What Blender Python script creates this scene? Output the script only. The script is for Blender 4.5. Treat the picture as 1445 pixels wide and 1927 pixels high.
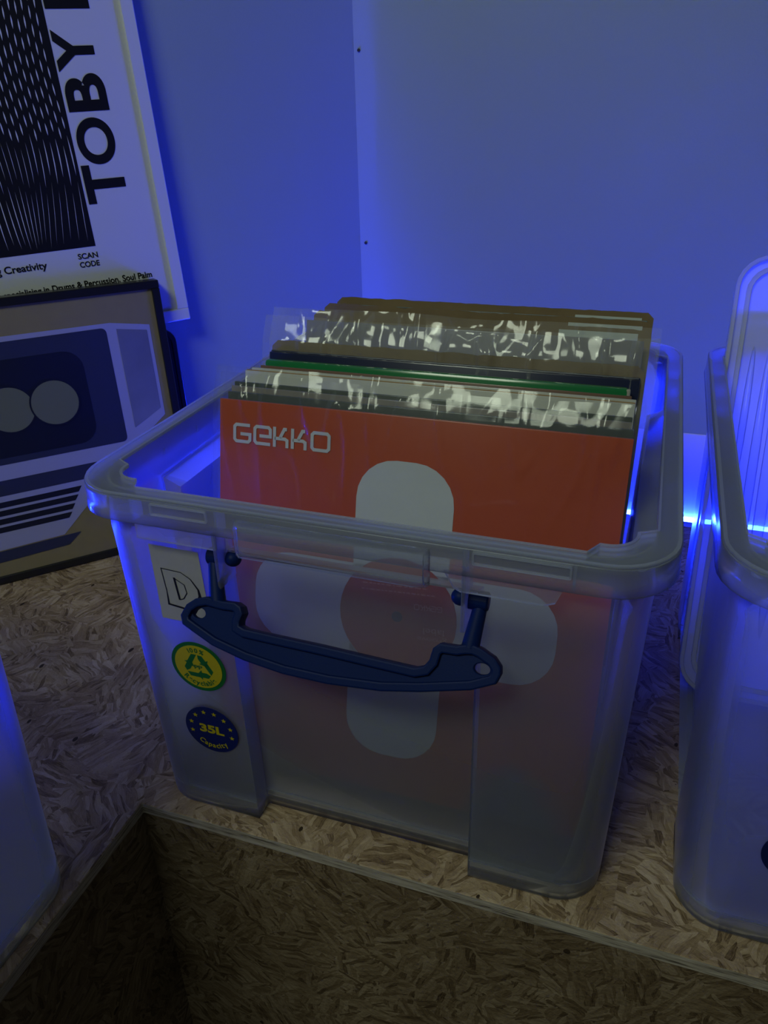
import bpy, bmesh, math, random
from mathutils import Vector, Matrix, noise
random.seed(7)
S = bpy.context.scene
for o in list(bpy.data.objects): bpy.data.objects.remove(o)
C = S.collection
R = math.radians
# ------------------------------------------------------------------ camera
FPX, CAMH = 1456.6, .5216
p_, r_, y_ = R(27.78), R(-1.40), R(19.395)
fh = Vector((-math.sin(y_), math.cos(y_), 0)); rt = Vector((math.cos(y_), math.sin(y_), 0)); up = Vector((0, 0, 1))
fw = fh*math.cos(p_) - up*math.sin(p_); uu = fh*math.sin(p_) + up*math.cos(p_)
RV = rt*math.cos(r_) + uu*math.sin(r_); UV = uu*math.cos(r_) - rt*math.sin(r_)
cam = bpy.data.cameras.new('camera'); cam.sensor_fit = 'VERTICAL'; cam.sensor_height = 36; cam.lens = FPX/1927*36; cam.clip_start = .01
camo = bpy.data.objects.new('camera', cam); C.objects.link(camo); S.camera = camo
camo.matrix_world = Matrix(((RV.x, UV.x, -fw.x, 0), (RV.y, UV.y, -fw.y, 0), (RV.z, UV.z, -fw.z, CAMH), (0, 0, 0, 1)))
# ------------------------------------------------------------------ world, lamps, exposure
W = bpy.data.worlds.new('world'); S.world = W; W.use_nodes = True
W.node_tree.nodes['Background'].inputs[0].default_value = (.86, 1.0, .94, 1)
W.node_tree.nodes['Background'].inputs[1].default_value = .022
def area(name, loc, target, sx, sy, power, col):
    l = bpy.data.lights.new(name, 'AREA'); l.shape = 'RECTANGLE'; l.size = sx; l.size_y = sy; l.energy = power; l.color = col
    o = bpy.data.objects.new(name, l); C.objects.link(o); o.location = loc
    o.rotation_euler = (Vector(target)-Vector(loc)).to_track_quat('-Z', 'Y').to_euler(); return o
area('ceiling_lamp_light', (-.55, -1.05, 2.0), (-.15, .7, .2), .9, .5, 13., (.88, 1.0, .76))
LED_COL, LED_STR = (.006, .022, 1.0), 670.
S.view_settings.view_transform = 'Standard'; S.view_settings.look = 'None'; S.view_settings.gamma = 1; S.view_settings.use_curve_mapping = False
S.view_settings.exposure = 0.3
S.cycles.transparent_max_bounces = 28; S.cycles.max_bounces = 6; S.cycles.transmission_bounces = 4; S.cycles.diffuse_bounces = 3; S.cycles.glossy_bounces = 3; S.cycles.use_adaptive_sampling = True; S.cycles.adaptive_threshold = .02
# ------------------------------------------------------------------ materials
def mat(name):
    m = bpy.data.materials.new(name); m.use_nodes = True; nt = m.node_tree; nt.nodes.clear()
    return m, nt, nt.nodes.new('ShaderNodeOutputMaterial')
def nd(nt, t, **k):
    n = nt.nodes.new('ShaderNode'+t)
    for a, v in k.items():
        if a in n.inputs: n.inputs[a].default_value = v
        else: setattr(n, a, v)
    return n
def ramp(nt, stops):
    n = nt.nodes.new('ShaderNodeValToRGB'); e = n.color_ramp.elements
    while len(e) < len(stops): e.new(.5)
    for q, (pos, c) in zip(e, stops): q.position = pos; q.color = (*c, 1)
    return n
def plain(name, col, rough=.6, spec=.3, nscale=0, namt=.0, bump=0, bscale=300, coat=0):
    m, nt, out = mat(name); L = nt.links.new
    b = nd(nt, 'BsdfPrincipled', Roughness=rough); b.inputs['Specular IOR Level'].default_value = spec
    b.inputs['Base Color'].default_value = (*col, 1); b.inputs['Coat Weight'].default_value = coat; b.inputs['Coat Roughness'].default_value = .12
    tc = nd(nt, 'TexCoord')
    if nscale:
        n = nd(nt, 'TexNoise', Scale=nscale, Detail=5.); L(tc.outputs['Object'], n.inputs['Vector'])
        rr = ramp(nt, [(.25, tuple(c*(1-namt) for c in col)), (.75, tuple(min(1, c*(1+namt)) for c in col))])
        L(n.outputs['Fac'], rr.inputs[0]); L(rr.outputs[0], b.inputs['Base Color'])
    if bump:
        n2 = nd(nt, 'TexNoise', Scale=bscale, Detail=3.); L(tc.outputs['Object'], n2.inputs['Vector'])
        bp = nd(nt, 'Bump', Strength=bump, Distance=.001); L(n2.outputs['Fac'], bp.inputs['Height']); L(bp.outputs[0], b.inputs['Normal'])
    L(b.outputs[0], out.inputs[0]); return m
def frosted(name, dens, edge, tint=(.95, .97, 1.0), rough=.3, front=.3):
    m, nt, out = mat(name); L = nt.links.new
    tr = nd(nt, 'BsdfTransparent', Color=(*tint, 1)); tl = nd(nt, 'BsdfTranslucent', Color=(.80, .83, .94, 1)); df = nd(nt, 'BsdfDiffuse', Color=(.74, .77, .87, 1))
    gl = nd(nt, 'BsdfGlossy', Color=(.9, .92, 1, 1), Roughness=rough)
    lw = nd(nt, 'LayerWeight', Blend=.35); pw = nd(nt, 'Math', operation='POWER'); pw.inputs[1].default_value = 2.
    L(lw.outputs['Facing'], pw.inputs[0])
    ma = nd(nt, 'Math', operation='MULTIPLY_ADD'); ma.inputs[1].default_value = edge; ma.inputs[2].default_value = dens; L(pw.outputs[0], ma.inputs[0])
    a = nd(nt, 'MixShader', Fac=front); L(tl.outputs[0], a.inputs[1]); L(df.outputs[0], a.inputs[2])
    b = nd(nt, 'MixShader'); L(ma.outputs[0], b.inputs[0]); L(tr.outputs[0], b.inputs[1]); L(a.outputs[0], b.inputs[2])
    fr = nd(nt, 'Fresnel', IOR=1.25)
    c = nd(nt, 'MixShader'); L(fr.outputs[0], c.inputs[0]); L(b.outputs[0], c.inputs[1]); L(gl.outputs[0], c.inputs[2])
    L(c.outputs[0], out.inputs[0]); return m
def film(name, haze=.05, gloss=.16):
    m, nt, out = mat(name); L = nt.links.new
    tr = nd(nt, 'BsdfTransparent', Color=(.97, .98, .98, 1)); df = nd(nt, 'BsdfDiffuse', Color=(.8, .82, .84, 1)); gl = nd(nt, 'BsdfGlossy', Roughness=.10)
    a = nd(nt, 'MixShader', Fac=haze); L(tr.outputs[0], a.inputs[1]); L(df.outputs[0], a.inputs[2])
    lw = nd(nt, 'LayerWeight', Blend=.3); ma = nd(nt, 'Math', operation='MULTIPLY_ADD'); ma.inputs[1].default_value = .3; ma.inputs[2].default_value = gloss; L(lw.outputs['Facing'], ma.inputs[0])
    b = nd(nt, 'MixShader'); L(ma.outputs[0], b.inputs[0]); L(a.outputs[0], b.inputs[1]); L(gl.outputs[0], b.inputs[2]); L(b.outputs[0], out.inputs[0]); return m
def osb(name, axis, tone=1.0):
    """oriented strand board: pale flakes lying every way, fibre grain, splinters"""
    m, nt, out = mat(name); L = nt.links.new
    tc = nd(nt, 'TexCoord'); b = nd(nt, 'BsdfPrincipled', Roughness=.6); b.inputs['Specular IOR Level'].default_value = .3
    e1 = [i for i in range(3) if not axis[i]]
    warp = nd(nt, 'TexNoise', Scale=24., Detail=2., Roughness=.6); L(tc.outputs['Object'], warp.inputs['Vector'])
    wm = nd(nt, 'VectorMath', operation='MULTIPLY_ADD'); wm.inputs[1].default_value = (.014, .014, .014); L(warp.outputs['Color'], wm.inputs[0]); L(tc.outputs['Object'], wm.inputs[2])
    def math_(op, a, b_, c_=None):
        n = nd(nt, 'Math', operation=op)
        for i, v in enumerate((a, b_, c_)):
            if v is None: continue
            if isinstance(v, (int, float)): n.inputs[i].default_value = v
            else: L(v, n.inputs[i])
        return n.outputs[0]
    def layer(scale, off, ln, wd):
        cell = nd(nt, 'TexVoronoi', Scale=scale)
        mo = nd(nt, 'Mapping'); mo.inputs['Location'].default_value = off; L(wm.outputs[0], mo.inputs[0]); L(mo.outputs[0], cell.inputs['Vector'])
        sep = nd(nt, 'SeparateColor'); L(cell.outputs['Color'], sep.inputs[0])
        ang = math_('MULTIPLY', sep.outputs[0], 7.5)
        vr = nd(nt, 'VectorRotate', rotation_type='AXIS_ANGLE'); vr.inputs['Axis'].default_value = axis; L(wm.outputs[0], vr.inputs['Vector']); L(ang, vr.inputs['Angle'])
        def st(l, w, typ, **k):
            sc = [l, l, l]; sc[e1[1]] = w; mp = nd(nt, 'Mapping'); mp.inputs['Scale'].default_value = sc; L(vr.outputs[0], mp.inputs[0])
            t = nd(nt, typ, Scale=1., **k); L(mp.outputs[0], t.inputs['Vector']); return t
        v = st(ln, wd, 'TexVoronoi'); sv = nd(nt, 'SeparateColor'); L(v.outputs['Color'], sv.inputs[0])
        f = st(ln*3, wd*9, 'TexNoise', Detail=3., Roughness=.75)
        return sv, f, v, sep
    sA, fA, vA, pA = layer(34., (0, 0, 0), 42., 260.)
    sB, fB, vB, pB = layer(19., (.31, .17, .23), 46., 340.)
    pick = nd(nt, 'TexNoise', Scale=34., Detail=4.); L(wm.outputs[0], pick.inputs['Vector'])
    sel = math_('GREATER_THAN', pick.outputs['Fac'], .52)
    def choose(x, y): return math_('ADD', math_('MULTIPLY', x, sel), math_('MULTIPLY', y, math_('SUBTRACT', 1., sel)))
    rnd = choose(sA.outputs[1], sB.outputs[1]); fib = choose(fA.outputs['Fac'], fB.outputs['Fac'])
    val = math_('ADD', math_('MULTIPLY', rnd, .36), math_('MULTIPLY', fib, .64))
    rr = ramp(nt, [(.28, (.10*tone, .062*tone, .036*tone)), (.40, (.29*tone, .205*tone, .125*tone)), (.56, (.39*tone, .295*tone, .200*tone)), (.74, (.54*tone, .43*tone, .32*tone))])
    L(val, rr.inputs[0])
    big = nd(nt, 'TexNoise', Scale=13., Detail=3.); L(tc.outputs['Object'], big.inputs['Vector'])
    bm_ = ramp(nt, [(.3, (.66, .6, .54)), (.7, (1.1, 1.08, 1.05))]); L(big.outputs['Fac'], bm_.inputs[0])
    mx = nd(nt, 'MixRGB', blend_type='MULTIPLY', Fac=1.); L(rr.outputs[0], mx.inputs[1]); L(bm_.outputs[0], mx.inputs[2])
    sp = nd(nt, 'TexVoronoi', Scale=95.); mp3 = nd(nt, 'Mapping'); mp3.inputs['Rotation'].default_value = (.6, .5, .7); mp3.inputs['Scale'].default_value = (1., .55, .8); L(wm.outputs[0], mp3.inputs[0]); L(mp3.outputs[0], sp.inputs['Vector'])
    s3 = nd(nt, 'SeparateColor'); L(sp.outputs['Color'], s3.inputs[0])
    mm = math_('MULTIPLY', math_('LESS_THAN', s3.outputs[2], .022), math_('LESS_THAN', sp.outputs['Distance'], .22))
    m2 = nd(nt, 'MixRGB', blend_type='MIX'); m2.inputs[2].default_value = (.04, .024, .014, 1); L(mm, m2.inputs[0]); L(mx.outputs[0], m2.inputs[1])
    L(m2.outputs[0], b.inputs['Base Color'])
    grain = nd(nt, 'TexNoise', Scale=210., Detail=2.); L(wm.outputs[0], grain.inputs['Vector'])
    bp = nd(nt, 'Bump', Strength=.6, Distance=.002); L(grain.outputs['Fac'], bp.inputs['Height']); L(bp.outputs[0], b.inputs['Normal'])
    L(b.outputs[0], out.inputs[0]); return m
def sawn(name):
    m, nt, out = mat(name); L = nt.links.new; b = nd(nt, 'BsdfPrincipled', Roughness=.75); tc = nd(nt, 'TexCoord')
    mp = nd(nt, 'Mapping'); mp.inputs['Scale'].default_value = (28, 28, 620); L(tc.outputs['Object'], mp.inputs[0])
    n = nd(nt, 'TexNoise', Scale=1., Detail=4., Roughness=.7); L(mp.outputs[0], n.inputs['Vector'])
    rr = ramp(nt, [(.34, (.07, .055, .045)), (.46, (.34, .29, .25)), (.70, (.58, .52, .46))]); L(n.outputs['Fac'], rr.inputs[0]); L(rr.outputs[0], b.inputs['Base Color']); L(b.outputs[0], out.inputs[0]); return m
def emis(name, col, s):
    m, nt, out = mat(name); e = nd(nt, 'Emission', Strength=s, Color=(*col, 1)); nt.links.new(e.outputs[0], out.inputs[0]); return m
M = {}
M['osb_top'] = osb('osb_top', (0, 0, 1)); M['osb_x_shaded'] = osb('osb_facing_x_shaded', (1, 0, 0), .55); M['osb_y_shaded'] = osb('osb_facing_y_shaded', (0, 1, 0), .62); M['osb_edge'] = sawn('osb_sawn_edge')  # side and front panel board darkened in colour to stand in for shade
M['wall'] = plain('painted_wall', (.30, .375, .40), .55, .35, nscale=3, namt=.03, bump=.25, bscale=420)
M['skirt'] = plain('painted_skirting', (.66, .68, .70), .45, .4, bump=.1, bscale=250)
M['plastic'] = frosted('frosted_polypropylene', .165, .55)
M['plastic_rim'] = frosted('frosted_polypropylene_rim', .26, .5, rough=.2); M['plastic_dense'] = frosted('frosted_polypropylene_dense', .45, .4, rough=.2)
M['lid'] = frosted('frosted_lid', .55, .3, rough=.2, front=.72)
M['handle'] = plain('navy_handle_plastic', (.0015, .012, .088), .5, .15, bump=.05, bscale=900)
M['led'] = emis('blue_led', LED_COL, LED_STR)
M['tape'] = plain('led_tape', (.6, .6, .6)); M['paper'] = plain('beige_paper', (.36, .35, .32), .8, .2, nscale=60, namt=.05)
M['ink'] = plain('black_ink', (.006, .006, .008), .5); M['white_ink'] = plain('pale_grey_ink', (.56, .58, .60), .45, .4)
M['green_ink'] = plain('green_ink', (.004, .10, .022), .45); M['yellow_ink'] = plain('yellow_ink', (.42, .34, .006), .45); M['navy_ink'] = plain('navy_ink', (.004, .010, .10), .45)
M['film'] = film('clear_film', .03, .018); M['film_top'] = film('clear_film_loose', .10, .028)
M['card'] = plain('brown_cardboard', (.20, .145, .085), .85, .15, nscale=18, namt=.18, bump=.3, bscale=160)
M['white_frame'] = plain('white_frame', (.66, .68, .74), .4, .4); M['poster'] = plain('white_poster', (.64, .66, .72), .3, .5)
M['black'] = plain('black_frame', (.012, .012, .014), .3, .45); M['glossblack'] = plain('black_case', (.009, .009, .012), .28, .5)
M['ochre'] = plain('ochre_print', (.27, .225, .11), .45, .4, nscale=50, namt=.05); M['slate'] = plain('slate_print', (.17, .18, .30), .4, .4, nscale=9, namt=.35)
M['paleslate'] = plain('pale_slate_print', (.36, .37, .56), .4, .4); M['deepnavy'] = plain('deep_navy_print', (.010, .013, .034), .3, .5); M['midnavy'] = plain('dark_slate_print', (.030, .036, .085), .35, .45); M['olive'] = plain('olive_print', (.16, .175, .115), .4, .4)
M['screw'] = plain('screw_head', (.05, .05, .055), .4, .5)
# sleeve print: orange with a ragged grey-blue patch low on the right
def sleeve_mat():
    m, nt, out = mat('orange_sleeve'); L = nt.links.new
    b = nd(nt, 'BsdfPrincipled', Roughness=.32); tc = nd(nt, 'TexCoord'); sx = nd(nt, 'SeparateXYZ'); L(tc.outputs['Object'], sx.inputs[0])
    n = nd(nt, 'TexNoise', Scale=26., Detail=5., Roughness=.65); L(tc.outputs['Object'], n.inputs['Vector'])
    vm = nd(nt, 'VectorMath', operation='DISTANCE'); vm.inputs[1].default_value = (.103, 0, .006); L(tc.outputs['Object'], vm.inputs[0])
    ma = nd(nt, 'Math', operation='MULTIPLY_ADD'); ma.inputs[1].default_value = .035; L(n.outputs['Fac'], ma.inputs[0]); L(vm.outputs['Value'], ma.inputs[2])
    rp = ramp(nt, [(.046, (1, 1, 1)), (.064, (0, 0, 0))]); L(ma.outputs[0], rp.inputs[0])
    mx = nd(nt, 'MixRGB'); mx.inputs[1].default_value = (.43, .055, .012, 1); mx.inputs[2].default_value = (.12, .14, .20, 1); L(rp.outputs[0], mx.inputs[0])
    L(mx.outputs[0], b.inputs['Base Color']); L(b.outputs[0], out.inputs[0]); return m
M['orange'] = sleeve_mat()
M['label_red'] = plain('record_label_red', (.36, .045, .022), .45)
# ------------------------------------------------------------------ helpers
def obj(name, me, m, parent=None, smooth=None, mw=None):
    if isinstance(me, bmesh.types.BMesh):
        bm = me; me = bpy.data.meshes.new(name); bmesh.ops.recalc_face_normals(bm, faces=bm.faces); bm.to_mesh(me); bm.free()
    if m is not None:
        me.materials.clear(); me.materials.append(M[m] if isinstance(m, str) else m)
    if smooth is not None:
        me.polygons.foreach_set('use_smooth', [True]*len(me.polygons)); me.set_sharp_from_angle(angle=smooth)
    o = bpy.data.objects.new(name, me); C.objects.link(o)
    if parent: o.parent = parent
    if mw is not None: o.matrix_local = mw
    return o
def thing(name, label, cat, loc=(0, 0, 0), rot=(0, 0, 0), group=None):
    o = bpy.data.objects.new(name, None); C.objects.link(o); o.location = loc; o.rotation_euler = rot; o.empty_display_size = .02
    o['label'] = label; o['category'] = cat
    if group: o['group'] = group
    return o
def box(x0, x1, y0, y1, z0, z1, bm=None):
    bm = bm or bmesh.new()
    v = [bm.verts.new((x, y, z)) for x in (x0, x1) for y in (y0, y1) for z in (z0, z1)]
    for f in ((0, 1, 3, 2), (4, 6, 7, 5), (0, 4, 5, 1), (2, 3, 7, 6), (0, 2, 6, 4), (1, 5, 7, 3)): bm.faces.new([v[i] for i in f])
    return bm
def bev(bm, w, seg=2):
    bmesh.ops.recalc_face_normals(bm, faces=bm.faces); bmesh.ops.bevel(bm, geom=bm.edges[:], offset=w, segments=seg, affect='EDGES', profile=.5, clamp_overlap=True); return bm
def prism(pts, z0, z1):
    bm = bmesh.new(); a = [bm.verts.new((x, y, z0)) for x, y in pts]; b = [bm.verts.new((x, y, z1)) for x, y in pts]; n = len(pts)
    bm.faces.new(a[::-1]); bm.faces.new(b)
    for i in range(n): bm.faces.new((a[i], a[(i+1) % n], b[(i+1) % n], b[i]))
    return bm
def cyl(p0, p1, r0, r1, n=16, bm=None, caps=True):
    bm = bm or bmesh.new(); p0, p1 = Vector(p0), Vector(p1); d = (p1-p0).normalized(); q = d.to_track_quat('Z', 'Y')
    A = [bm.verts.new(p0+q@Vector((r0*math.cos(t), r0*math.sin(t), 0))) for t in [2*math.pi*i/n for i in range(n)]]
    B = [bm.verts.new(p1+q@Vector((r1*math.cos(t), r1*math.sin(t), 0))) for t in [2*math.pi*i/n for i in range(n)]]
    for i in range(n): bm.faces.new((A[i], A[(i+1) % n], B[(i+1) % n], B[i]))
    if caps: bm.faces.new(A[::-1]); bm.faces.new(B)
    return bm
def rrect(x0, x1, y0, y1, r, n=6):
    pts = []
    for cx, cy, a in ((x1-r, y0+r, -90), (x1-r, y1-r, 0), (x0+r, y1-r, 90), (x0+r, y0+r, 180)):
        pts += [(cx+r*math.cos(R(a+90*i/n)), cy+r*math.sin(R(a+90*i/n))) for i in range(n+1)]
    return pts
def circ(cx, cy, r, n=40): return [(cx+r*math.cos(2*math.pi*i/n), cy+r*math.sin(2*math.pi*i/n)) for i in range(n)]
def filled(loops, th, bevel=0):
    """flat plate with holes: 2D loops -> mesh, thickness th centred on z=0"""
    cu = bpy.data.curves.new('t', 'CURVE'); cu.dimensions = '2D'; cu.fill_mode = 'BOTH'; cu.extrude = max(th/2-bevel, 0); cu.bevel_depth = bevel; cu.bevel_resolution = 1
    for l in loops:
        s = cu.splines.new('POLY'); s.points.add(len(l)-1); s.use_cyclic_u = True
        for pnt, (x, y) in zip(s.points, l): pnt.co = (x, y, 0, 1)
    o = bpy.data.objects.new('t', cu); C.objects.link(o); me = bpy.data.meshes.new_from_object(o.evaluated_get(bpy.context.evaluated_depsgraph_get()))
    bpy.data.objects.remove(o); bpy.data.curves.remove(cu); return me
def textmesh(s, bold=.0, ext=.0):
    cu = bpy.data.curves.new('t', 'FONT'); cu.body = s; cu.size = 1; cu.offset = bold; cu.extrude = ext
    o = bpy.data.objects.new('t', cu); C.objects.link(o); me = bpy.data.meshes.new_from_object(o.evaluated_get(bpy.context.evaluated_depsgraph_get()))
    bpy.data.objects.remove(o); bpy.data.curves.remove(cu); return me
def fit(me, x0, x1, y0, y1):
    """scale a flat mesh into a rectangle"""
    xs = [v.co.x for v in me.vertices]; ys = [v.co.y for v in me.vertices]; ax, bx, ay, by = min(xs), max(xs), min(ys), max(ys)
    for v in me.vertices: v.co.x = x0+(v.co.x-ax)/(bx-ax)*(x1-x0); v.co.y = y0+(v.co.y-ay)/(by-ay)*(y1-y0)
    return me
def addmesh(bm, me, mtx):
    b2 = bmesh.new(); b2.from_mesh(me); b2.transform(mtx); t = bpy.data.meshes.new('t'); b2.to_mesh(t); b2.free(); bm.from_mesh(t); bpy.data.meshes.remove(t)
def arctext(s, cx, cy, r, a_mid, size, outward, bold=.0, squash=1.0, spacing=1.0):
    """letters set on a circle; outward=True for the top arc, False for the bottom arc"""
    bm = bmesh.new(); ws = []
    mes = [textmesh(ch, bold) for ch in s]
    for me in mes: xs = [v.co.x for v in me.vertices] or [0, .3]; ws.append((max(xs)-min(xs), min(xs)))
    adv = [w*size*squash+.12*size*spacing for w, _ in ws]; tot = sum(adv); pos = -tot/2
    for me, (w, x0), a in zip(mes, ws, adv):
        mid = pos+a/2; th = mid/r; ang = a_mid-th if outward else a_mid+th
        rot = ang-math.pi/2 if outward else ang+math.pi/2
        base = r if outward else r
        P = Vector((cx+base*math.cos(ang), cy+base*math.sin(ang), 0))
        addmesh(bm, me, Matrix.Translation(P) @ Matrix.Rotation(rot, 4, 'Z') @ Matrix.Diagonal((size*squash, size, 1, 1)) @ Matrix.Translation((-x0-w/2, 0, 0)))
        pos += a
    return bm
def ribbon(lines, w, bm=None, z=0.):
    """2D strokes with mitred joints; each line = (points, closed) and w or per-line width"""
    bm = bm or bmesh.new()
    for ln in lines:
        pts, closed = ln[0], ln[1]; ww = ln[2] if len(ln) > 2 else w
        P = [Vector(q) for q in pts]; n = len(P); Ls = []; Rs = []
        for i in range(n):
            a = P[i-1] if (i > 0 or closed) else None; b = P[(i+1) % n] if (i < n-1 or closed) else None
            d0 = (P[i]-a).normalized() if a is not None else None; d1 = (b-P[i]).normalized() if b is not None else None
            if d0 is None: d0 = d1
            if d1 is None: d1 = d0
            t = (d0+d1); t = t.normalized() if t.length > 1e-6 else d0
            nrm = Vector((-t.y, t.x)); k = max(.35, abs(nrm.dot(Vector((-d0.y, d0.x)))))
            wi = ww[i] if isinstance(ww, (list, tuple)) else ww
            Ls.append(bm.verts.new((*(P[i]+nrm*wi/2/k), z))); Rs.append(bm.verts.new((*(P[i]-nrm*wi/2/k), z)))
        for i in range(n if closed else n-1):
            j = (i+1) % n; bm.faces.new((Ls[i], Rs[i], Rs[j], Ls[j]))
    return bm
def basis(o, x, y):
    x = Vector(x).normalized(); y = Vector(y).normalized(); z = x.cross(y)
    return Matrix(((x.x, y.x, z.x, o[0]), (x.y, y.y, z.y, o[1]), (x.z, y.z, z.z, o[2]), (0, 0, 0, 1)))
def solidify(o, t, off=0):
    s = o.modifiers.new('thickness', 'SOLIDIFY'); s.thickness = t; s.offset = off; s.use_even_offset = False
def struct(name, bm, m, parent=None, **k):
    o = obj(name, bm, m, parent, **k)
    if not parent: o['kind'] = 'structure'
    return o
# ------------------------------------------------------------------ the room
A = Vector((-.7166, .6196, 0)); D = Vector((.67922, .73393, 0)); N = Vector((.73393, -.67922, 0)); WANG = math.atan2(D.y, D.x)
YW = 1.066; K = Vector((-.4006, YW, 0))                       # back wall plane and the corner where the left wall starts
LW = 1.9
def quadwall(p0, p1, th, z0, z1, out):
    """wall slab from p0 to p1, thickness th on the far side"""
    p0, p1 = Vector(p0), Vector(p1); o2 = Vector(out)*th
    return prism([(p0.x, p0.y), (p1.x, p1.y), (p1.x+o2.x, p1.y+o2.y), (p0.x+o2.x, p0.y+o2.y)], z0, z1)
wb = struct('wall_back', quadwall((K.x, YW), (1.7, YW), .03, -.5, 1.5, (0, 1, 0)), 'wall')
wl = struct('wall_left', quadwall((K.x-D.x*LW, K.y-D.y*LW), (K.x+.0003*D.x, K.y+.0003*D.y), .03, -.5, 1.5, (-N.x, -N.y, 0)), 'wall')
SK = .0018
tb = struct('trim_1', bev(box(K.x+.012, 1.7, YW-SK, YW, -.12, .1145), .0015, 1), 'skirt')
tl_ = struct('trim_2', bev(quadwall(K-D*LW+N*SK, K-D*.012+N*SK, SK, -.12, .1145, (-N.x, -N.y, 0)), .0015, 1), 'skirt')
for (x, z) in ((-.3939, .5824), (-.3924, .3502)):       # two screw heads by the wall seam
    s = thing('screw', 'small dark screw head in the back wall, %s beside the corner seam' % ('upper one' if z > .5 else 'lower one'), 'screw', (x+.0, YW-.0008, z), (R(90), 0, 0), 'screws along the wall seam')
    obj('head', bev(cyl((0, 0, -.0006), (0, 0, .0008), .0022, .0019, 14), .0003, 1), 'screw', s)
    obj('drive_slot', box(-.0014, .0014, -.0003, .0003, .0008, .0010), 'ink', s)
# shelf: an L of strand board with a notch at the front where one stands
YB = 1.0105; off = (A-K).dot(N)-.004                          # shelf back edge, left wall side edge
bl0 = K+N*.0555; c = Vector((0, 0, 0))
t = (YB-bl0.y)/D.y; corner = bl0+D*t
far = corner-D*1.25
SH = [(-.3564, .3726), (1.4, .3726), (1.4, YB), (corner.x, YB), (far.x, far.y), (far.x, -.75), (-.3564, -.75)]
shelf = thing('display_shelf', 'strand board display shelf with a square notch at the front, carrying the boxes', 'shelf', (0, 0, 0))
sh = obj('top_board', bev(prism(SH, -.012, 0), .0006, 1), 'osb_top', shelf); sh.data.materials.append(M['osb_edge'])
for pl in sh.data.polygons:
    if abs(pl.normal.z) < .5: pl.material_index = 1
obj('front_panel', box(-.372, 1.4, .3752, .3848, -.47, -.0121), 'osb_y_shaded', shelf)
obj('side_panel', box(-.3686, -.3590, -.75, .3752, -.47, -.0121), 'osb_x_shaded', shelf)
struct('floor', box(-1.6, 1.5, -2.2, 1.2, -.5, -.47), plain('dark_floor', (.09, .08, .07), .7, nscale=6, namt=.3))
# blue LED strips lying in the gap behind the shelf
def led(name, label, p0, p1):
    d = (p1-p0); t = thing(name, label, 'light strip', p0, (R(38), 0, math.atan2(d.y, d.x)), 'LED strips behind the shelf'); L = d.length
    obj('tape', box(0, L, -.0040, .0040, -.0035, -.002), 'tape', t)
    obj('diode_band', box(0, L, -.0035, .0035, -.002, -.0017), 'led', t)
led('led_strip', 'blue LED strip in the gap between shelf and back wall', Vector((-.03, YW-SK-.0042, -.013)), Vector((.70, YW-SK-.0042, -.013)))
lw0 = K+N*(SK+.0042); led('led_strip', 'blue LED strip in the gap between shelf and left wall', Vector((*(lw0-D*1.25).xy, -.013)), Vector((*(lw0-D*.17).xy, -.013)))
# ------------------------------------------------------------------ frosted storage box
RW, RL, BH = .198, .2295, .2975                               # rim half width, half length, height
def outline(hw, hl, r, df, ds, a, b, sl=.0006, n=8):
    pts = []
    def arc(cx, cy, a0): return [(cx+r*math.cos(R(a0+90*i/n)), cy+r*math.sin(R(a0+90*i/n))) for i in range(n+1)]
    pts += [(-a-sl, -hl), (-a, -hl+df), (a, -hl+df), (a+sl, -hl)] + arc(hw-r, -hl+r, -90)
    pts += [(hw, -b-sl), (hw-ds, -b), (hw-ds, b), (hw, b+sl)] + arc(hw-r, hl-r, 0)
    pts += [(a+sl, hl), (a, hl-df), (-a, hl-df), (-a-sl, hl)] + arc(-hw+r, hl-r, 90)
    pts += [(-hw, b+sl), (-hw+ds, b), (-hw+ds, -b), (-hw, -b-sl)] + arc(-hw+r, -hl+r, 180)
    return pts
def loft(levels, skip=lambda i, j: False, mi=lambda k, i: 0):
    bm = bmesh.new(); rings = [[bm.verts.new((x, y, z)) for x, y in pts] for z, pts in levels]; n = len(rings[0])
    for k in range(len(rings)-1):
        for i in range(n):
            if not skip(k, i): bm.faces.new((rings[k][i], rings[k][(i+1) % n], rings[k+1][(i+1) % n], rings[k+1][i])).material_index = mi(k, i)
    return bm, rings
RF, RS, PA, PB = .016, .014, .0878, .13
def bo(ins, rf=1., r=.032): return outline(RW-ins, RL-ins, r, RF*rf, RS*rf, PA, PB)
REC = {1, 0, 2}
def rec(i): j = i % 13; return j in (0, 1, 2)
def ring_plate(outer, inner, z):
    bm = bmesh.new(); a = [bm.verts.new((x, y, z)) for x, y in outer]; b = [bm.verts.new((x, y, z)) for x, y in inner]; n = len(a)
    for i in range(n): bm.faces.new((a[i], a[(i+1) % n], b[(i+1) % n], b[i]))
    return bm
def resample(pts, step):
    out = []
    for i in range(len(pts)):
        p, q = Vector(pts[i]), Vector(pts[(i+1) % len(pts)]); k = max(1, int((q-p).length/step+.5))
        out += [tuple(p.lerp(q, j/k)) for j in range(k)]
    return out
BOXMESH = {}
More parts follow.
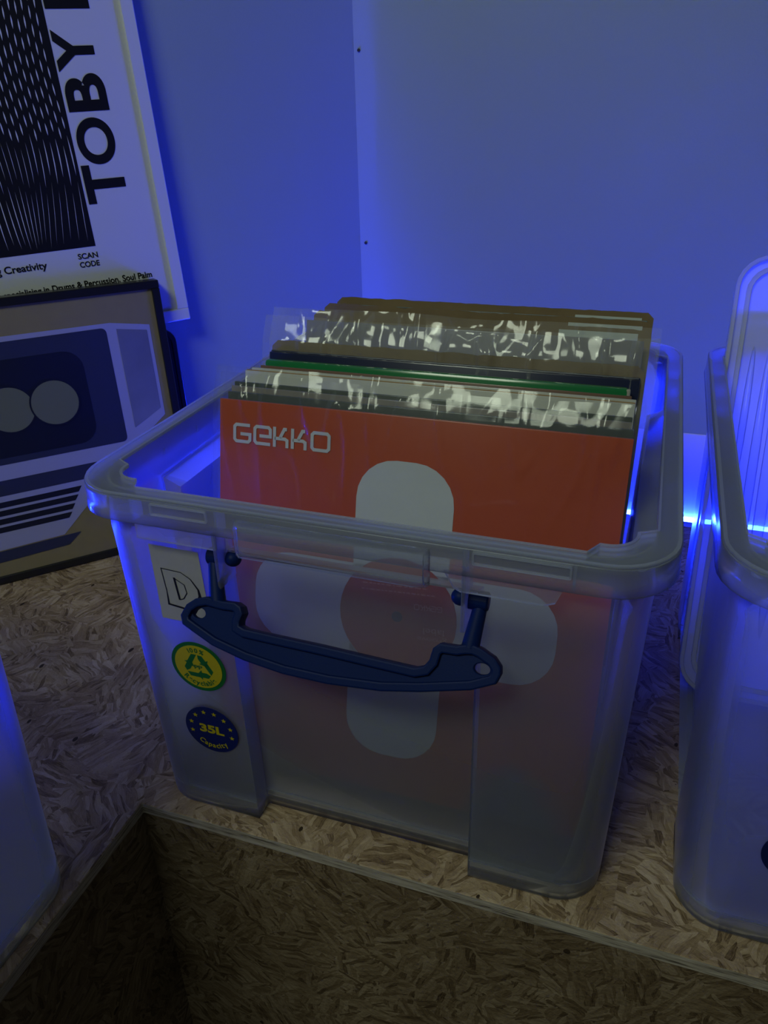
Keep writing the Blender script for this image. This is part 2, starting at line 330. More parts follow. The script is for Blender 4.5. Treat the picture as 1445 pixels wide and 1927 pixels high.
def build_handle(root):
    """bail handle: plate with raised border and two eyelets, round arms and hinge pins"""
    pin = Vector((0, -.2185, .2545)); eye = Vector((0, -.2385, .2215)); up2 = (pin-eye).normalized()
    mtx = basis(pin, (1, 0, 0), up2)
    px = [(348, 1157), (351, 1172), (367, 1184), (405, 1211), (464, 1239), (536, 1264), (620, 1283), (719, 1296), (794, 1297.5), (887, 1294), (932, 1283), (940, 1268), (940, 1256), (930, 1240), (906, 1223), (893, 1217), (877, 1216), (861, 1218), (831, 1213.5), (820, 1221), (813, 1243), (801, 1256), (782, 1259), (700, 1240), (607, 1218), (520, 1199), (463, 1186), (452, 1179), (452, 1169), (458, 1155), (455, 1144), (446, 1137), (422, 1134), (393, 1126), (374, 1129), (358, 1139)]
    # photograph outline laid out on the handle's own tilted plane, in metres
    org = root_world + pin; nn = Vector((1, 0, 0)).cross(up2)
    def uv(x, y):
        d = RV*((x-722.5)/FPX) - UV*((y-963.5)/FPX) + fw; cpos = Vector((0, 0, CAMH)); P = cpos+d*((org-cpos).dot(nn)/d.dot(nn)); q = P-org; return (q.x, q.dot(up2))
    half = [uv(*q) for q in px]
    out = half
    def inset(P, w):
        n = len(P); r = []
        ar = sum(P[i][0]*P[(i+1) % n][1]-P[(i+1) % n][0]*P[i][1] for i in range(n)); sg = 1 if ar > 0 else -1
        for i in range(n):
            a, b, c2 = Vector(P[i-1]), Vector(P[i]), Vector(P[(i+1) % n]); d0 = (b-a).normalized(); d1 = (c2-b).normalized(); t = (d0+d1).normalized(); nr = Vector((-t.y, t.x))*sg
            k = max(.6, nr.dot(Vector((-d0.y, d0.x))*sg)); r.append(tuple(b+nr*w/k))
        return r
    eL, eR = uv(376, 1153.5), uv(907.5, 1259)
    def ell(cx, cy): return [(cx+.0056*math.cos(t), cy+.0042*math.sin(t)) for t in [2*math.pi*i/20 for i in range(20)]]
    h = obj('handle', filled([out, ell(*eL), ell(*eR)], .0045, .0007), 'handle', root, mw=mtx @ Matrix.Translation((0, 0, -.001)))
    obj('raised_border', filled([out, inset(out, .0034)], .0105, .0012), 'handle', h, smooth=.6)
    for sx, (q0, q1) in ((-1, ((402, 1046), (408, 1131))), (1, ((906, 1131), (884, 1219)))):
        a, b = uv(*q0), uv(*q1)
        bm = cyl((a[0], a[1], 0), (b[0], b[1], 0), .0042, .0056, 14); obj('arm', bm, 'handle', h, smooth=.6)
        bm = bmesh.new(); cyl((a[0]-.0085, a[1], 0), (a[0]+.0045, a[1], 0), .0062, .0062, 18, bm) if sx > 0 else cyl((a[0]-.004, a[1], 0), (a[0]+.004, a[1], 0), .0062, .0062, 18, bm)
        obj('hinge_barrel', bev(bm, .001, 1), 'handle', h, smooth=.6)
        pin0 = uv(437, 1051) if sx < 0 else uv(866, 1123)
        bm = bmesh.new(); cyl((a[0], a[1], 0), (pin0[0], pin0[1], 0), .0032, .0032, 12, bm); obj('hinge_pin', bm, 'handle', h, smooth=.6)
        bm = bmesh.new(); bmesh.ops.create_uvsphere(bm, u_segments=16, v_segments=10, radius=.0062); bmesh.ops.scale(bm, vec=(.95, .9, .95), verts=bm.verts); bmesh.ops.translate(bm, vec=(pin0[0], pin0[1], 0), verts=bm.verts)
        obj('pin_head', bm, 'handle', h, smooth=.8)
    return h
def box_parts(root):
    lv = [(0, bo(.0165)), (.002, bo(.0160)), (.012, bo(.0158)), (.10, bo(.0140)), (.255, bo(.0108)), (.262, bo(.0105, 0.)), (.2968, bo(.0130, 0.))]
    bm, rings = loft(lv, lambda k, i: k == 0 and rec(i), lambda k, i: 1 if i % 13 in (0, 2) and k < 5 else 0)
    bd = obj('body', bm, 'plastic', root, smooth=.5); bd.data.materials.append(M['plastic_dense']); solidify(bd, .0016)
    bm = bmesh.new(); f = bm.faces.new([bm.verts.new((x, y, .0105)) for x, y in bo(.017)]); bmesh.ops.triangulate(bm, faces=[f]); solidify(obj('bottom', bm, 'plastic', root), .0016)
    solidify(obj('base_ledge', ring_plate(bo(.0150), bo(.0195), .0185), 'plastic_dense', root), .0012)
    # flat rim, wider at the corners
    a_, b_ = .148, .180
    outer = outline(RW, RL, .040, 0, 0, a_, b_); inner = outline(RW-.0245, RL-.0245, .016, -.011, -.011, a_, b_, sl=.006)
    solidify(obj('rim_flange', ring_plate(outer, inner, BH), 'plastic_rim', root), .0018)
    solidify(obj('rim_bead', ring_plate(outer, outline(RW-.0022, RL-.0022, .038, 0, 0, a_, b_), BH+.0011), 'plastic_dense', root), .0012)
    solidify(obj('rim_inner_bead', ring_plate(outline(RW-.0226, RL-.0226, .018, -.0105, -.0105, a_, b_, sl=.006), inner, BH+.0011), 'plastic_dense', root), .0010)
    op = resample(outline(RW, RL, .040, 0, 0, a_, b_), .006); op2 = resample(outline(RW+.0012, RL+.0012, .0412, 0, 0, a_, b_), .006)
    n = min(len(op), len(op2)); op, op2 = op[:n], op2[:n]
    lv = [(BH, op), (BH-.0016, op), (BH-.0098, op), (.2795, [(x*1.004, y*1.004) for x, y in op])]
    for wx0, wx1 in ((-.128, -.086), (.086, .142)):
        me = filled([rrect(wx0, wx1, BH-.0100, BH-.0012, .0010, 2), rrect(wx0+.0012, wx1-.0012, BH-.0088, BH-.0026, .0006, 2)], .0016); obj('skirt_frame', me, 'plastic_dense', root, mw=basis((0, -RL-.0008, 0), (1, 0, 0), (0, 0, 1)))
    bm, _ = loft(lv); solidify(obj('rim_skirt', bm, 'plastic_rim', root, smooth=.5), .0018)
    bm = box(-.0008, .0008, -.0052, .0052, -.0085, .0085); rib = bpy.data.meshes.new('rim_rib'); bmesh.ops.recalc_face_normals(bm, faces=bm.faces); bm.to_mesh(rib); bm.free()
    for s in (-1, 1):
        for k in range(8):
            obj('rim_rib', rib, 'plastic_dense', root, mw=Matrix.Translation((s*(RW-.0062), -.175+k*.05, BH-.0096)) @ Matrix.Rotation(R(90), 4, 'Z'))
        for x in (-.144, -.081, .081, .1435):
            obj('rim_rib', rib, 'plastic_dense', root, mw=Matrix.Translation((x, s*(RL-.0062), BH-.0096)))
    for s in (-1, 1):
        for q in (-1, 1):
            obj('corner_boss', bev(cyl((s*(RW-.020), q*(RL-.026), BH-.012), (s*(RW-.020), q*(RL-.026), BH-.001), .0045, .0045, 16), .0005, 1), 'plastic_rim', root, smooth=.6)
    # lower lips under the front rim and the moulded finger catch
    for x0, x1 in ((-.142, -.083), (.0695, .1385)):
        pts = [(x0, .2805), (x0+.006, .2695), (x0+.010, .2675), (x1-.010, .2675), (x1-.004, .2700), (x1, .2805)] if x0 > 0 else [(x0, .2805), (x0, .2680), (x1, .2680), (x1, .2805)]
        bm = prism(pts, -.0009, .0009); obj('under_lip', bm, 'plastic_rim', root, mw=basis((0, -RL-.0002, 0), (1, 0, 0), (0, 0, 1)))
    prof = [(.0, .2925), (.0060, .2915), (.0072, .2895), (.0068, .2840), (.0082, .2815), (.0084, .2740), (.0072, .2706), (.0045, .2690), (.0, .2692)]
    xs = [-.066, -.0645, -.062, .052, .0585, .0605]; sc = [0.15, .7, 1, 1, .75, .1]
    bm = bmesh.new(); rows = [[bm.verts.new((x, -RL-d*s_, z)) for d, z in prof] for x, s_ in zip(xs, sc)]
    for i in range(len(rows)-1):
        for j in range(len(prof)-1): bm.faces.new((rows[i][j], rows[i][j+1], rows[i+1][j+1], rows[i+1][j]))
    solidify(obj('finger_catch', bm, plastic_gloss, root, smooth=.5), .0016)
    for x in (-.0835-.0, .0815):
        obj('hinge_bracket', bev(box(x-.0013, x+.0013, -RL-.001, -RL+.020, .238, .281), .0006, 1), 'plastic_rim', root)
plastic_gloss = frosted('frosted_polypropylene_catch', .15, .35, rough=.12)
BC = Vector((-.1646, .6025, 0)); root_world = BC
def stickers(root, with_d=True):
    # pillar front plane (slightly drafted)
    def plane_at(x, z): return basis((x, -RL+.0160-.0000-.0215*z-.0014, z), (1, 0, 0), (0, -.0215, 1))
    if with_d:
        ps = plane_at(-.1220, .2265); s = obj('paper_sticker', filled([[(-.0205, -.0310), (.0200, -.0310), (.0185, .0310), (-.0202, .0315)]], .0003), 'paper', root, mw=ps); s['label'] = 'beige paper sticker with a hand-drawn outlined letter D'
        d_out = [(-.0135, .0130), (.0020, .0122), (.0090, .0078), (.0140, -.0002), (.0145, -.0060), (.0095, -.0150), (.0035, -.0192), (-.0125, -.0172), (-.0122, -.0060)]
        bm = ribbon([(d_out, True, [.0007, .0006, .0008, .0014, .0022, .0022, .0017, .0015, .0007])], .0009)
        ribbon([([(-.0040, .0062), (.0032, .0020), (.0042, -.0048), (.0008, -.0102), (-.0024, -.0115)], False, .0007), ([(-.0042, .0068), (-.0026, -.0118)], False, .0016)], .0008, bm)
        obj('handwriting', bm, 'ink', s, mw=Matrix.Translation((0, 0, .0004)))
    g = obj('recycling_sticker', filled([circ(0, 0, .0228)], .0003), 'green_ink', root, mw=plane_at(-.1196, .1548)); g['label'] = 'round green and yellow recycling sticker'
    obj('yellow_disc', filled([circ(0, 0, .0197)], .0002), 'yellow_ink', g, mw=Matrix.Translation((0, 0, .0003)))
    bm = arctext('100%', 0, 0, .0136, R(90), .0056, True, .03); addmesh(bm, arct := _tomesh(arctext('Recyclable', 0, 0, .0176, R(-90), .0060, False, .035)), Matrix())
    addmesh(bm, fit(textmesh('PP', .03), -.0034, .0034, -.0021, .0017), Matrix())
    for k in range(3):                                        # three chasing arrows, each bent in the middle
        m = Matrix.Rotation(R(120*k), 4, 'Z')
        b2 = bmesh.new(); q = .0146
        for pl in ([(-.60, .30), (-.30, .80), (.00, .80), (-.17, .50), (-.33, .22)], [(.05, .79), (.30, .77), (.48, .47), (.62, .54), (.50, .12), (.06, .22), (.20, .30), (.06, .53)]):
            b2.faces.new([b2.verts.new((x*q, y*q, 0)) for x, y in pl])
        addmesh(bm, _tomesh(b2), m)
    obj('print', bm, 'green_ink', g, mw=Matrix.Translation((0, 0, .0005)))
    n = obj('capacity_sticker', filled([circ(0, 0, .0230)], .0003), 'navy_ink', root, mw=plane_at(-.1182, .0918)); n['label'] = 'round navy sticker with yellow stars reading 35L Capacity'
    bm = arctext('Capacity', 0, 0, .0185, R(-90), .0068, False, .02); addmesh(bm, fit(textmesh('35L', .045), -.0105, .0110, -.0036, .0050), Matrix())
    for k in range(8):
        a = R(193-k*206/7); sx, sy = .0178*math.cos(a), .0178*math.sin(a)
        pts = [(sx+(.0024 if i % 2 == 0 else .0010)*math.cos(R(90+36*i)), sy+(.0024 if i % 2 == 0 else .0010)*math.sin(R(90+36*i))) for i in range(10)]
        c0 = bm.verts.new((sx, sy, 0)); vs = [bm.verts.new((x, y, 0)) for x, y in pts]
        for i in range(10): bm.faces.new((c0, vs[i], vs[(i+1) % 10]))
    obj('print', bm, 'yellow_ink', n, mw=Matrix.Translation((0, 0, .0004)))
def _tomesh(bm):
    me = bpy.data.meshes.new('t'); bm.to_mesh(me); bm.free(); return me
GB = 'frosted storage boxes on the shelf'
b1 = thing('storage_box', 'frosted clear storage box with navy handle, packed with records, in the middle', 'storage box', BC, (0, 0, 0), GB)
box_parts(b1); build_handle(b1); stickers(b1)
def copy_tree(o, parent=None, keep=lambda c: True):
    c2 = o.copy(); C.objects.link(c2); c2.parent = parent
    if parent: c2.matrix_local = o.matrix_local.copy()
    for ch in list(o.children):
        if keep(ch): copy_tree(ch, c2)
    return c2
nod = lambda c: not c.name.startswith('paper_sticker')
b2 = copy_tree(b1, None, nod); b2.location = BC+Vector((.4195, .010, 0)); b2.rotation_euler.z = R(-.4); b2['label'] = 'frosted storage box cut off by the right edge, lid standing inside it'
b3 = copy_tree(b1, None, nod); b3.rotation_euler.z = R(90); b3.location = (-.368-RL+.018, .301-RW+.017, 0); b3['label'] = 'frosted storage box at the left edge, only its corner in view'
# loose lid standing in the right-hand box, leaning on its back rim
ld = thing('box_lid', 'frosted box lid standing upright inside the storage box at the right edge', 'lid', (.2505, .642, .0125), (R(-28), R(.6), 0))
LWD, LHT = .362, .420
me = filled([rrect(-LWD/2, LWD/2, 0, LHT, .030)], .002); obj('panel', me, 'lid', ld, mw=basis((0, 0, 0), (1, 0, 0), (0, 0, 1)))
me = filled([rrect(-LWD/2, LWD/2, 0, LHT, .030), rrect(-LWD/2+.0025, LWD/2-.0025, .0025, LHT-.0025, .028)], .014, .0006); obj('lip', me, 'lid', ld, mw=basis((0, .0, 0), (1, 0, 0), (0, 0, 1)))
me = filled([rrect(-LWD/2+.010, LWD/2-.010, .010, LHT-.010, .024), rrect(-LWD/2+.013, LWD/2-.013, .013, LHT-.013, .022)], .006, .0006); obj('inner_ridge', me, 'lid', ld, mw=basis((0, -.003, 0), (1, 0, 0), (0, 0, 1)))
for k, (x, z0, z1, w) in enumerate(((-.157, .20, .335, .007), (-.143, .10, .335, .009), (-.130, .08, .33, .011), (-.115, .06, .325, .011), (-.098, .05, .30, .010))):
    bm = bmesh.new(); bmesh.ops.create_uvsphere(bm, u_segments=12, v_segments=16, radius=1); bmesh.ops.scale(bm, vec=(w/2, .0035, (z1-z0)/2), verts=bm.verts); bmesh.ops.translate(bm, vec=(x, -.001, (z0+z1)/2), verts=bm.verts)
    obj('streak_rib', bm, plastic_gloss, ld, smooth=1.)  # raised ribs shaped to stand in for LED streaks reflected in the lid
# ------------------------------------------------------------------ records
LEAN = R(13.5); FL = .0122
def bagmesh(w, h, depth, top, seed, amp, x0=None, nx=150, nz=90, side=-1):
    """loose film sheet with creases, deeper near its open top"""
    bm = bmesh.new(); g = []
    for j in range(nz+1):
        v = j/nz; v = v**.75; z = v*(h+top); row = []
        for i in range(nx+1):
            x = -w/2+w*i/nx; loose = max(0, (z-h*.70)/(h*.3+top)); k = .22+loose**1.5*1.6
            d = noise.noise(Vector((x*28+seed, z*20, seed)))*.0022+noise.noise(Vector((x*75+seed*3, z*34, seed+9)))*.0011+abs(noise.noise(Vector((x*16, z*45, seed+4))))*.002
            edge = min(1, min(i, nx-i)/7); d += (1-abs(noise.noise(Vector((x*38+seed*2, z*9, seed+1)))))**14*.0030
            back = max(0, z-h)
            row.append(bm.verts.new((x, side*(.0012+depth+abs(d)*amp*k*edge)+back*.30*(1 if side < 0 else .2), z+noise.noise(Vector((x*11, seed, 2)))*.003*loose)))
        g.append(row)
    for j in range(nz):
        for i in range(nx): bm.faces.new((g[j][i], g[j][i+1], g[j+1][i+1], g[j+1][i]))
    return bm
def record(name, label, cat, xc, ytop, h, w, th, m, group='records in the middle storage box', lean=LEAN):
    yb = ytop-h*math.sin(lean)
    o = thing(name, label, cat, (xc, yb, FL), (-lean, 0, 0), group); return o
def sleeve(o, w, h, th, m, bvl=.0008, name='sleeve'):
    return obj(name, bev(box(-w/2, w/2, 0, th, 0, h), bvl, 2), m, o, smooth=.6)
# 1: the orange sleeve at the front
r1 = record('record_sleeve', 'orange record sleeve reading GEKKO with pale rounded shapes, at the front of the middle box', 'record', -.1576, .5102, .315, .315, .004, 'orange')
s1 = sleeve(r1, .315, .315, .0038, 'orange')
SP = lambda z: basis((-.1575, -.0003-z, 0), (1, 0, 0), (0, 0, 1))
cx, cy, rd = .1572, .1580, .048
def pill(ang):
    pts = []; hw = .0385; r = .031; L = .1235
    pts = [(hw, .030)] + [(hw-r+r*math.cos(R(a)), L-r+r*math.sin(R(a))) for a in range(0, 91, 15)] + [(-hw+r+r*math.cos(R(a)), L-r+r*math.sin(R(a))) for a in range(90, 181, 15)] + [(-hw, .030)]
    a0 = math.degrees(math.acos(hw/rd)); arc = [(rd*math.cos(R(a)), rd*math.sin(R(a))) for a in [180-a0+(2*a0-180)*i/10 for i in range(11)]]
    pts = pts[1:-1] + arc
    c_, s_ = math.cos(R(ang)), math.sin(R(ang)); return [(cx+x*c_-y*s_, cy+x*s_+y*c_) for x, y in pts]
for a in (0, 90, 180, 270): obj('pale_shape', filled([pill(a)], .0002), 'white_ink', r1, mw=SP(0))
lab = obj('record_label', filled([circ(cx, cy, rd-.0005, 48)], .0002), 'label_red', r1, mw=SP(0)); obj('spindle_hole', filled([circ(cx, cy, .0044)], .0002), 'deepnavy', lab, mw=Matrix.Translation((0, 0, .0004)))
def gekko(x0, x1, y0, y1, w):
    """square techno letters drawn as strokes"""
    H = y1-y0; u = (x1-x0)/5.27; g = []; X = x0; lw = u*.86; m_ = y0+H*.46; cr = H*.12
    def rc(pts): return pts
    def sq(X, W, a, b): return [(X+cr, a), (X+W-cr, a), (X+W, a+cr), (X+W, b-cr), (X+W-cr, b), (X+cr, b), (X, b-cr), (X, a+cr)]
    q = X; g.append(([(q+lw, y1), (q+cr, y1), (q, y1-cr), (q, y0+cr), (q+cr, y0), (q+lw-cr, y0), (q+lw, y0+cr), (q+lw, m_), (q+lw*.38, m_)], False))
    q = X+u*1.13; g.append(([(q+lw, y0), (q+cr, y0), (q, y0+cr), (q, y1-cr), (q+cr, y1), (q+lw-cr, y1), (q+lw, y1-cr), (q+lw, m_), (q+lw*.3, m_)], False))
    for q in (X+u*2.22, X+u*3.2):
        g.append(([(q, y1+w/2), (q, y0-w/2)], False)); g.append(([(q, m_-w*.2), (q+lw*.78-cr, m_-w*.2), (q+lw*.80, m_-cr), (q+lw*.80, y0-w/2)], False)); g.append(([(q+lw*.35, m_), (q+lw*.62, y1), (q+lw*.78, y1)], False))
    q = X+u*4.25; g.append((sq(q, lw*1.04, y0, y1), True))
    return ribbon(g, w)
obj('title_lettering', gekko(.0138, .0966, .2826, .2958, .0026), 'white_ink', r1, mw=SP(.0004))
dull = plain('faint_label_ink', (.52, .20, .17), .5)
lm = bmesh.new(); rot = Matrix.Translation((cx, cy, 0)) @ Matrix.Rotation(R(180+3), 4, 'Z')
gk = _tomesh(gekko(-.036, -.0135, -.0120, -.0080, .0008)); addmesh(lm, gk, rot)
for s_, a, b, c_, d in (('label', -.038, -.0215, .0065, .0118), ('groove', -.0405, -.0165, .0118+.001, .0166)):
    addmesh(lm, fit(textmesh(s_, .0), a, b, c_, d), rot)
for k, (yy, xa, xb) in enumerate(((-.0205, -.030, .030), (-.0255, -.024, .026), (-.0305, -.032, .010))):
    x = xa
    while x < xb:
        l = random.uniform(.0015, .005); addmesh(lm, _tomesh(ribbon([([(x, yy), (x+l, yy)], False)], .0011)), rot); x += l+.0012
obj('label_lettering', lm, dull, lab, mw=Matrix.Translation((0, 0, .0004)))
bg = obj('outer_bag', bagmesh(.325, .315, .0008, .026, 3.1, 1.0), 'film', r1, smooth=3.); bg2 = obj('outer_bag', bagmesh(.325, .315, .0008, .020, 8.4, .25, side=-1), 'film', r1, smooth=3., mw=Matrix.Translation((0, .0075, 0)))
# the others, front to back: name, label, top y, height, width, x centre, thickness, colour
def col(n, c, rough=.4, coat=.3, ns=0, na=0): return plain(n, c, rough, .4, coat=coat, nscale=ns, namt=na)
ITEMS = [
 ('record_sleeve', 'dark slate record sleeve directly behind the orange one', .5300, .314, .318, -.1600, .0040, col('slate_sleeve', (.030, .040, .045))),
 ('record_sleeve', 'dull mauve-grey record sleeve, second behind the orange one', .5400, .3155, .318, -.1620, .0035, col('mauve_sleeve', (.20, .17, .17))),
 ('record_sleeve', 'blackish green record sleeve, third behind the orange one', .5490, .3160, .320, -.1630, .0035, col('blackgreen_sleeve', (.018, .030, .026))),
 ('record_sleeve', 'white record sleeve with ochre back panel, in front of the plain white one', .5787, .3160, .326, -.1656, .0024, None),
 ('record_sleeve', 'plain white record sleeve in front of the green one', .5899, .3152, .326, -.1653, .0040, col('white_sleeve', (.50, .50, .48))),
 ('record_sleeve', 'thin reddish brown record sleeve edge just before the green one', .5985, .3150, .318, -.1650, .0018, col('brown_sleeve', (.16, .085, .06))),
 ('record_box_set', 'glossy green record sleeve with a thick spine', .6070, .3185, .3160, -.1662, .0085, col('green_sleeve', (.010, .17, .055), .22, .5)),
 ('record_sleeve', 'navy record sleeve behind the green one', .6228, .3206, .3250, -.1641, .0060, col('navy_sleeve', (.008, .014, .055), .3, .4)),
 ('record_sleeve', 'grey violet record sleeve standing behind the bagged cardboard divider', .7050, .3300, .322, -.1640, .0040, col('violet_sleeve', (.13, .12, .15))),
 ('record_sleeve', 'black record sleeve between the two rearmost cardboard dividers', .7650, .3330, .250, -.2000, .0030, col('black_sleeve', (.010, .010, .012))),
 ('record_sleeve', 'pale blue record sleeve between the two rearmost cardboard dividers', .7690, .3325, .316, -.1610, .0025, col('blue_sleeve', (.16, .24, .30))),
]
for nm, lb, yt, h, w, xc, th, m in ITEMS:
    o = record(nm, lb, 'record', xc, yt, h, w, th, m)
    if m is None:
        sleeve(o, w, h, .0022, col('white_sleeve_front', (.50, .50, .48)), .0005); obj('back_panel', bev(box(-w/2, w/2, .0024, .0046, 0, h+.0006), .0005, 1), col('ochre_panel', (.33, .19, .06)), o)
    elif nm == 'record_box_set':
        sleeve(o, w, h, th, m, .0035); obj('worn_corner', bev(box(w/2-.0032, w/2+.0006, .0006, th-.0006, h-.012, h-.0010), .0012, 2), 'paper', o)
    elif 'navy' in lb:
        sleeve(o, w, h, .0028, m, .0011); obj('back_panel', bev(box(-w/2, w/2, .0034, .0064, 0, h+.0015), .0011, 2), m, o)
    else: sleeve(o, w, h, th, m)
def wavy(w, h, th, seed):
    bm = bmesh.new(); n = 60; F = []; B = []
    for i in range(n+1):
        x = -w/2+w*i/n; dz = noise.noise(Vector((x*60, seed, 0)))*.0012+noise.noise(Vector((x*200, seed, 5)))*.0006; r = .005 if i in (0, n) else 0
        F.append((bm.verts.new((x, 0, 0)), bm.verts.new((x, 0, h-r+dz)))); B.append((bm.verts.new((x, th, 0)), bm.verts.new((x, th, h-r+dz))))
    for i in range(n):
        bm.faces.new((F[i][0], F[i+1][0], F[i+1][1], F[i][1])); bm.faces.new((B[i][0], B[i][1], B[i+1][1], B[i+1][0])); bm.faces.new((F[i][1], F[i+1][1], B[i+1][1], B[i][1])); bm.faces.new((F[i][0], B[i][0], B[i+1][0], F[i+1][0]))
    for i in (0, n): bm.faces.new((F[i][0], F[i][1], B[i][1], B[i][0]))
    return bm
stk = plain('white_label_stock', (.50, .55, .56), .6, .3)
CARDS = [('brown cardboard divider in a loose clear bag, just behind the navy sleeve', .6325, .3290, .328, -.1633, .066, .150, .011, .012, 1),
         ('brown cardboard divider with white sticker, third from the back', .7240, .3350, .327, -.1611, .082, .152, .0035, .008, 0),
         ('brown cardboard divider, second from the back', .7577, .3350, .329, -.1625, .088, .156, .005, .006, 0),
         ('brown cardboard divider at the very back of the box, sticker at its right', .7735, .3390, .321, -.1582, .088, .150, .005, .008, 0)]
for i, (lb, yt, h, w, xc, sx0, sx1, sd, sh_, bag) in enumerate(CARDS):
    o = record('cardboard_divider', lb, 'divider', xc, yt, h, w, .003, None, 'cardboard dividers in the middle storage box')
    obj('board', wavy(w, h, .0032, i*3.3), 'card', o)
    obj('white_sticker', filled([[(sx0, h-sd-sh_), (sx1, h-sd-sh_-.0006), (sx1, h-sd), (sx0, h-sd)]], .0003), stk, o, mw=basis((0, -.0004, 0), (1, 0, 0), (0, 0, 1)))
    if bag:
        obj('outer_bag', bagmesh(.346, h, .0012, .022, 5.7, 1.5), 'film_top', o, smooth=3., mw=Matrix.Translation((.0, .0, 0)))
        obj('outer_bag', bagmesh(.346, h, .0012, .030, 12.2, 1.4), 'film_top', o, smooth=3., mw=Matrix.Translation((.0, .014, 0)))
# ------------------------------------------------------------------ framed pictures along the left wall
def rail_frame(root, x0, x1, z0, z1, wd, y0, y1, m):
    for nm, q in (('frame_rail', (x0, x1, z1-wd, z1)), ('frame_rail', (x0, x1, z0, z0+wd)), ('frame_stile', (x0, x0+wd, z0+wd, z1-wd)), ('frame_stile', (x1-wd, x1, z0+wd, z1-wd))):
        obj(nm, bev(box(q[0], q[1], y0, y1, q[2], q[3]), .0008, 1), m, root)
fo = thing('framed_print', 'square black-framed print in ochre and slate blue, standing on the shelf', 'picture', A+D*.0745+up*.0014, (R(-4), 0, WANG))
rail_frame(fo, -.170, .170, 0, .340, .0095, 0, .020, 'black')
sX = -.0745
def FP(z): return basis((sX, .0035-z, 0), (1, 0, 0), (0, 0, 1))
def art(name, pts, m, z): return obj(name, filled([pts], .0001), m, fo, mw=FP(z))
art('print_ground', [(-.0865, .0085), (.2355, .0085), (.2355, .3315), (-.0865, .3315)], 'ochre', 0)
art('print_block', [(-.060, .042), (.075, .045), (.1735, .135), (.2256, .175), (.2256, .289), (.1800, .297), (-.060, .299)], 'paleslate', .0004)
art('print_block', [(.186, .165), (.2215, .185), (.2215, .283), (.186, .289)], 'slate', .0007)
art('print_block', rrect(-.052, .174, .150, .292, .006), 'midnavy', .0007)
art('print_panel', rrect(-.035, .1405, .158, .272, .022), 'deepnavy', .0010)
for k, xx in enumerate((.000, .050, .100)):
    art('print_disc', circ(xx, .214, .0285), 'deepnavy', .0011+k*.0004); art('print_disc', circ(xx, .214, .0265), 'olive', .0013+k*.0004)
art('print_band', [(-.058, .112), (.140, .112), (.160, .131), (-.058, .131)], 'midnavy', .0007)
for k in range(4): art('print_band', [(-.05, .066+k*.0105), (.085+k*.006, .066+k*.0105), (.090+k*.006, .073+k*.0105), (-.05, .073+k*.0105)], 'deepnavy', .0007)
for k in range(3): art('print_band', [(.116+k*.006, .074+k*.0105), (.15+k*.006, .074+k*.0105), (.155+k*.006, .081+k*.0105), (.120+k*.006, .081+k*.0105)], 'deepnavy', .0007)
art('print_band', [(-.060, .026), (.078, .030), (.095, .044), (-.060, .041)], 'midnavy', .0005)
rc = thing('black_case', 'black case with rounded corners behind the square black-framed print', 'case', A+D*.0900-N*.0300+up*.0006, (R(-4), 0, WANG))
me = filled([rrect(-.168, .168, 0, .274, .016)], .014, .002); obj('shell', me, 'glossblack', rc, smooth=.6, mw=basis((0, 0, 0), (1, 0, 0), (0, 0, 1)))
me = filled([rrect(-.1685, .1685, -.0003, .2745, .0165), rrect(-.1640, .1640, .0045, .270, .013)], .017, .001); obj('edge_trim', me, 'glossblack', rc, smooth=.6, mw=basis((0, 0, 0), (1, 0, 0), (0, 0, 1)))
# white framed poster resting above, leaning on the wall
tilt = R(2.0); upw = Vector((0, 0, 1))*math.cos(tilt)-N*math.sin(tilt); ir = R(2.05)
PX = D*math.cos(ir)+upw*math.sin(ir); PY = upw*math.cos(ir)-D*math.sin(ir); PO = A-N*.03
pz = PX.cross(PY)                                            # towards the viewer
po = thing('framed_poster', 'white-framed poster with vertical lettering TOBY, leaning on the left wall', 'poster', PO)
po.matrix_world = basis(PO+PX*.1223+PY*.2752, PX, -pz)        # local x along, y into the wall, z up
ox, oz = -.118, -.2796
def PP(z): return basis((ox, .0045-z, oz), (1, 0, 0), (0, 0, 1))
rail_frame(po, -.170, .1692, 0, .425, .0142, 0, .013, 'white_frame')
def pst(name, me, m, z): return obj(name, me, m, po, mw=PP(z))
pst('poster_sheet', filled([[(-.04, .2935), (.2740, .2935), (.2740, .692), (-.04, .692)]], .0001), 'poster', 0)
pst('pattern_panel', filled([[(-.030, .3808), (.1932, .3802), (.1952, .686), (-.030, .686)]], .0001), 'ink', .0003)
bm = bmesh.new(); random.seed(3)                              # pale slits of the op-art panel
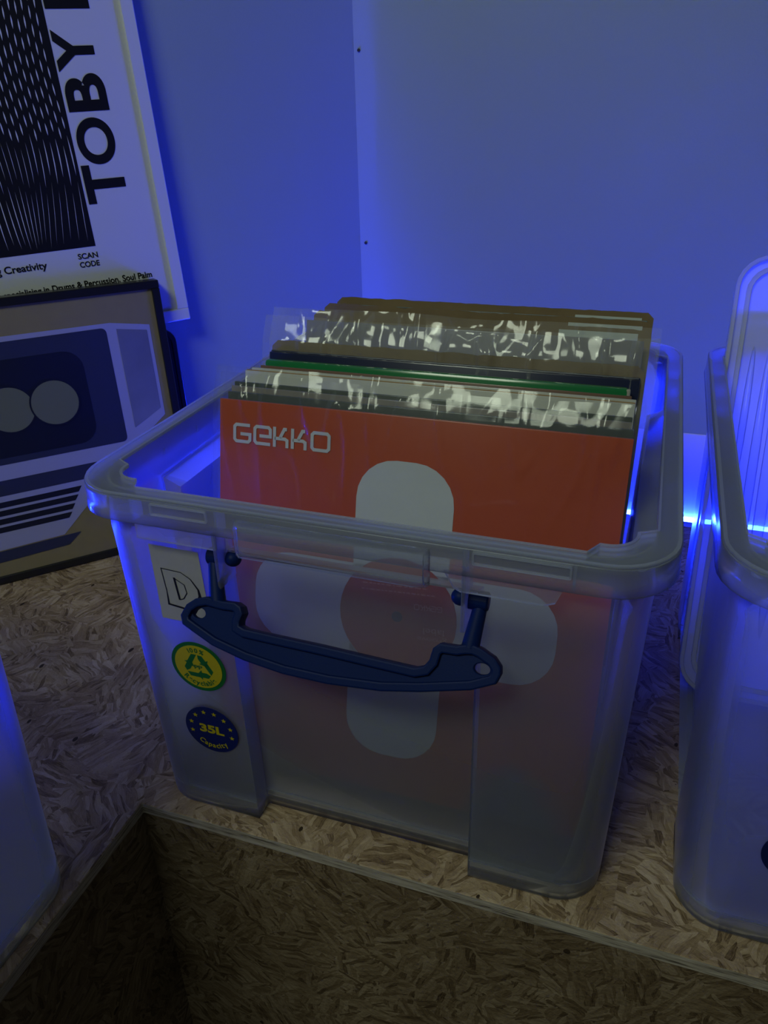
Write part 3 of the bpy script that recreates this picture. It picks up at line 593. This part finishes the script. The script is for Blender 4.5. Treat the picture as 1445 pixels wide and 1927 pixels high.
for i in range(34):
    x0 = -.02+i*.0063
    zz = .383+random.uniform(0, .006)+(.003 if i % 2 else 0)
    while zz < .684:
        t = (zz-.383)/.30; l = (.052*(1-t)**2+.010)*random.uniform(.85, 1.1); w = .0011+.0010*min(1, t*1.3)
        if t > .30: l = .0125; w = .0015
        sh_ = .006*math.sin((x0*26)+zz*18); bend = -.010*max(0, .45-zz)*6
        wv = .35+.65*(.5+.5*math.sin(x0*45+zz*26)) if t < .36 else 1
        pts = []
        for s_, ww in ((0, 0), (.25, .7), (.5, 1), (.75, .7), (1, 0)):
            z_ = zz+l*s_; xx = x0+.010*(1-min(1, (z_-.383)/.14))**2*math.sin(i*.35+1)+.002*math.sin(z_*30)
            pts.append((xx, z_, w*ww*wv/2))
        if all(-.028 < q[0] < .191 for q in pts) and pts[-1][1] < .6855:
            Lv = [bm.verts.new((x-d, z_, 0)) for x, z_, d in pts[1:-1]]; Rv = [bm.verts.new((x+d, z_, 0)) for x, z_, d in pts[1:-1]]; b0 = bm.verts.new((*pts[0][:2], 0)); t0 = bm.verts.new((*pts[-1][:2], 0))
            bm.faces.new((b0, Rv[0], Lv[0])); bm.faces.new((Lv[-1], Rv[-1], t0))
            for k in range(2): bm.faces.new((Lv[k], Rv[k], Rv[k+1], Lv[k+1]))
        zz += l+(.0035 if t > .3 else .006)
sl = pst('pattern_slits', bm, 'poster', .0006); sl['kind'] = 'stuff'
def vletter(ch, x0, x1, y0, y1):
    me = textmesh(ch, .03)
    for v in me.vertices: v.co = Vector((-v.co.y, v.co.x, 0))
    pst('letter', fit(me, x0, x1, y0, y1), 'ink', .0005)
vletter('T', .1965, .2416, .4250, .4655); vletter('O', .1985, .2395, .4655, .5128); vletter('B', .1975, .2408, .5190, .5552); vletter('Y', .1965, .2372, .5572, .5963)
vletter('R', .1965, .2415, .6145, .6500)
pst('caption', fit(textmesh("g Creativity", .02), .0810, .1354, .3600, .3705), 'ink', .0005)
pst('caption', fit(textmesh('SCAN', .02), .1710, .1934, .3675, .3738), 'ink', .0005); pst('caption', fit(textmesh('CODE', .02), .1710, .1934, .3582, .3645), 'ink', .0005)
pst('caption', fit(textmesh("is specialising in Drums & Percussion. Soul Palm", .02), .0741, .2508, .3340, .3435), 'ink', .0005)
